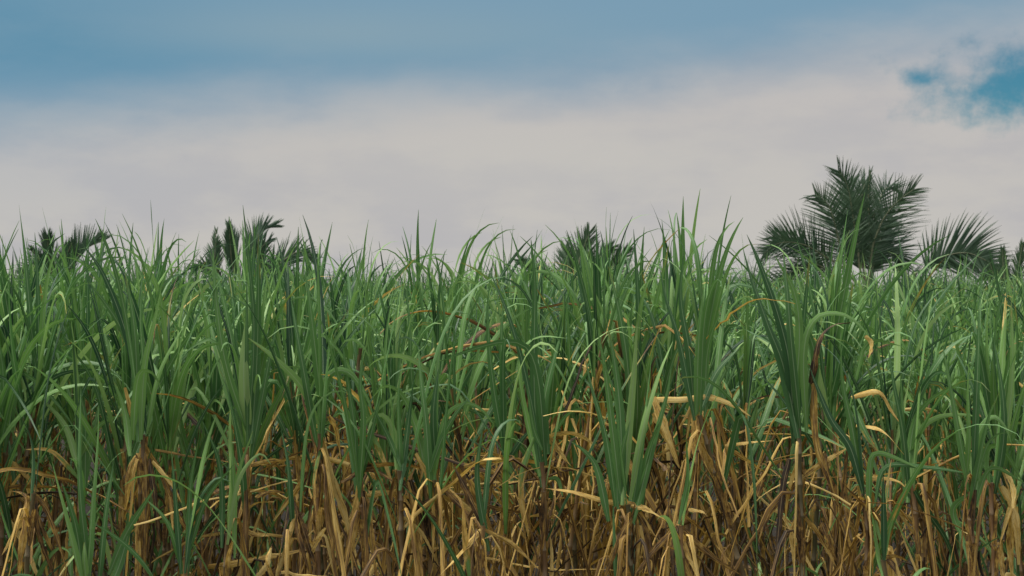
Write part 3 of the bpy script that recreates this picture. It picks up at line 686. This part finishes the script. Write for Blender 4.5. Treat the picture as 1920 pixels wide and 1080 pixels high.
# far left palm
p = palm('low palm at the far left with one long frond blown to the right', 104, 560, 34, .14)
for pts, l, sw, up, rg in (([(108,560),(130,505),(152,475),(172,460),(192,453)], .85, (.9,.4), .75, .1), ([(100,560),(98,500),(96,470),(96,445)], .7, (.45,.3), .1, .2), ([(100,560),(80,515),(60,498),(36,512)], .5, (1.1,.5), .1, .1),
     ([(104,560),(115,510),(130,478),(142,455)], .5, (.8,.4), .3, .1), ([(98,560),(70,530),(50,525),(28,545)], .5, (1.1,.5), .0, .1), ([(102,560),(86,505),(74,478),(66,470)], .45, (.7,.4), .2, .2)):
    frond(p, pts, 34, l, sw, .05, 54, .25, mat=M_PALM, ragged=rg, up=up, bow=R.uniform(-.3, .3))

# ------------------------------------------------------------------ sky
SUN_EL, SUN_AZ = math.radians(62), math.radians(-92)     # azimuth from +Y toward +X
w = bpy.data.worlds.new('World'); bpy.context.scene.world = w; w.use_nodes = True
t = NT(w.node_tree)
sky = t.n('ShaderNodeTexSky'); sky.sky_type = 'NISHITA'; sky.sun_disc = False
sky.sun_elevation = SUN_EL; sky.sun_rotation = SUN_AZ
tc = t.n('ShaderNodeTexCoord'); sx = t.n('ShaderNodeSeparateXYZ'); t.l(tc.outputs['Generated'], sx.inputs[0])
x, y_, z = sx.outputs
az = t.math('ARCTAN2', x, y_); el = t.math('ARCSINE', z)
fw = t.comb(t.math('MULTIPLY', az, 3.0), t.math('MULTIPLY', el, 9.0), 0.3)
n1 = t.noise(fw, 1.6, 4, .5)             # broad
n2 = t.noise(t.comb(t.math('MULTIPLY', az, 26.0), t.math('MULTIPLY', el, 30.0), 1.7), 1.0, 6, .62)   # fine
n3 = t.noise(t.comb(t.math('MULTIPLY', az, 9.0), t.math('MULTIPLY', el, 24.0), 4.2), 1.0, 7, .58)
def gauss(cx, cy, rx, ry):
    a = t.math('DIVIDE', t.math('SUBTRACT', az, (cx-960)/F), rx/F)
    b = t.math('DIVIDE', t.math('SUBTRACT', el, (540-cy)/F), ry/F)
    r2 = t.math('ADD', t.math('MULTIPLY', a, a), t.math('MULTIPLY', b, b))
    return t.math('EXPONENT', t.math('MULTIPLY', r2, -1.0))
# boundary between the high blue veil and the pale bank, rising to the right
bd = t.math('ADD', (540-190)/F, t.math('MULTIPLY', az, .085))
bd = t.math('ADD', bd, t.math('MULTIPLY', t.math('SUBTRACT', n1, .5), .035))
veil = t.sstep(t.math('ADD', t.math('SUBTRACT', el, bd), t.math('MULTIPLY', t.math('SUBTRACT', n3, .5), .03)), -.028, .045)
veil = t.math('MULTIPLY', veil, t.math('SUBTRACT', 1.0, t.sstep(el, .30, .55)))
bank = t.mix(t.sstep(el, .0, .15), rgb(.550,.530,.495), rgb(.520,.498,.488))
bank = t.mix(t.math('MULTIPLY', t.sstep(n3, .40, .66), .75), bank, rgb(.445,.440,.462))
bank = t.mix(t.math('MULTIPLY', gauss(1050,300,620,110), .45), bank, rgb(.555,.54,.50))
bank = t.mix(t.math('MULTIPLY', gauss(0,330,420,90), .35), bank, rgb(.42,.46,.50))
bluev = t.mix(t.math('ADD', gauss(40,90,420,110), t.math('MULTIPLY', gauss(800,130,620,40), .35), clamp=True), rgb(.195,.335,.450), rgb(.120,.280,.405))
bluev = t.mix(t.math('MULTIPLY', gauss(690,70,420,48), .75), bluev, rgb(.25,.365,.435))
bluev = t.mix(t.math('MULTIPLY', t.sstep(n3, .45, .7), .25), bluev, rgb(.21,.34,.44))
cloud = t.mix(veil, bank, bluev)
# bright overcast overhead, out of the frame
cloud = t.mix(t.sstep(el, .28, .6), cloud, rgb(1.25,1.28,1.32))
back = t.math('MULTIPLY', t.sstep(t.math('ABSOLUTE', az), .5, 1.5), t.math('SUBTRACT', 1.0, t.sstep(el, .3, .6)))  # unseen low sky beside and behind the camera, dimmed to deepen the shade
cloud = t.mix(back, cloud, rgb(.30,.31,.32))
gap = t.math('ADD', gauss(1895,165,160,88), t.math('MULTIPLY', gauss(1705,165,36,17), .66))
gap = t.math('ADD', gap, t.math('MULTIPLY', gauss(1800,190,70,24), .25))
gap = t.math('ADD', gap, t.math('MULTIPLY', t.math('SUBTRACT', n2, .5), 2.0))
gap = t.math('MULTIPLY', t.sstep(gap, .22, 1.15), t.sstep(t.math('ADD', t.math('ADD', gauss(1900,160,230,140), gauss(1705,165,70,35)), 0), .1, .3))
soft = t.math('MULTIPLY', t.math('MULTIPLY', t.math('ADD', gauss(1180,160,130,30), gauss(1405,122,60,18)), t.sstep(n2, .35, .6)), .5)
cloud = t.mix(soft, cloud, rgb(.28,.36,.44))
b1 = t.n('ShaderNodeBackground'); t.l(cloud, b1.inputs[0]); b1.inputs[1].default_value = 1.0
tint = t.n('ShaderNodeMix', data_type='RGBA', blend_type='MULTIPLY'); tint.inputs[0].default_value = 1; t.l(sky.outputs[0], tint.inputs[6]); tint.inputs[7].default_value = rgb(.29,.72,.82)
b2 = t.n('ShaderNodeBackground'); t.l(tint.outputs[2], b2.inputs[0]); b2.inputs[1].default_value = .08
mx = t.n('ShaderNodeMixShader'); t.l(gap, mx.inputs[0]); t.l(b1.outputs[0], mx.inputs[1]); t.l(b2.outputs[0], mx.inputs[2])
o = t.n('ShaderNodeOutputWorld'); t.l(mx.outputs[0], o.inputs[0])

sl = bpy.data.lights.new('sun', 'SUN'); sl.energy = 4.2; sl.angle = math.radians(24); sl.color = (1, .95, .87)
so = bpy.data.objects.new('sun', sl); C.objects.link(so)
from mathutils import Vector
sd = Vector((math.sin(SUN_AZ)*math.cos(SUN_EL), math.cos(SUN_AZ)*math.cos(SUN_EL), math.sin(SUN_EL)))
so.rotation_euler = sd.to_track_quat('Z', 'Y').to_euler()

# ------------------------------------------------------------------ camera
cd = bpy.data.cameras.new('camera'); cd.lens = 50; cd.sensor_width = 36; cd.clip_end = 3000; cd.clip_start = .1
cd.dof.use_dof = True; cd.dof.focus_distance = 5.9; cd.dof.aperture_fstop = 9
co = bpy.data.objects.new('camera', cd); C.objects.link(co); co.location = (0, 0, CZ); co.rotation_euler = (math.pi/2, 0, 0)
sc = bpy.context.scene; sc.camera = co
sc.cycles.max_bounces = 6; sc.cycles.diffuse_bounces = 1; sc.cycles.transmission_bounces = 2
sc.view_settings.view_transform = 'Standard'; sc.view_settings.look = 'None'; sc.view_settings.exposure = 0; sc.view_settings.gamma = 1
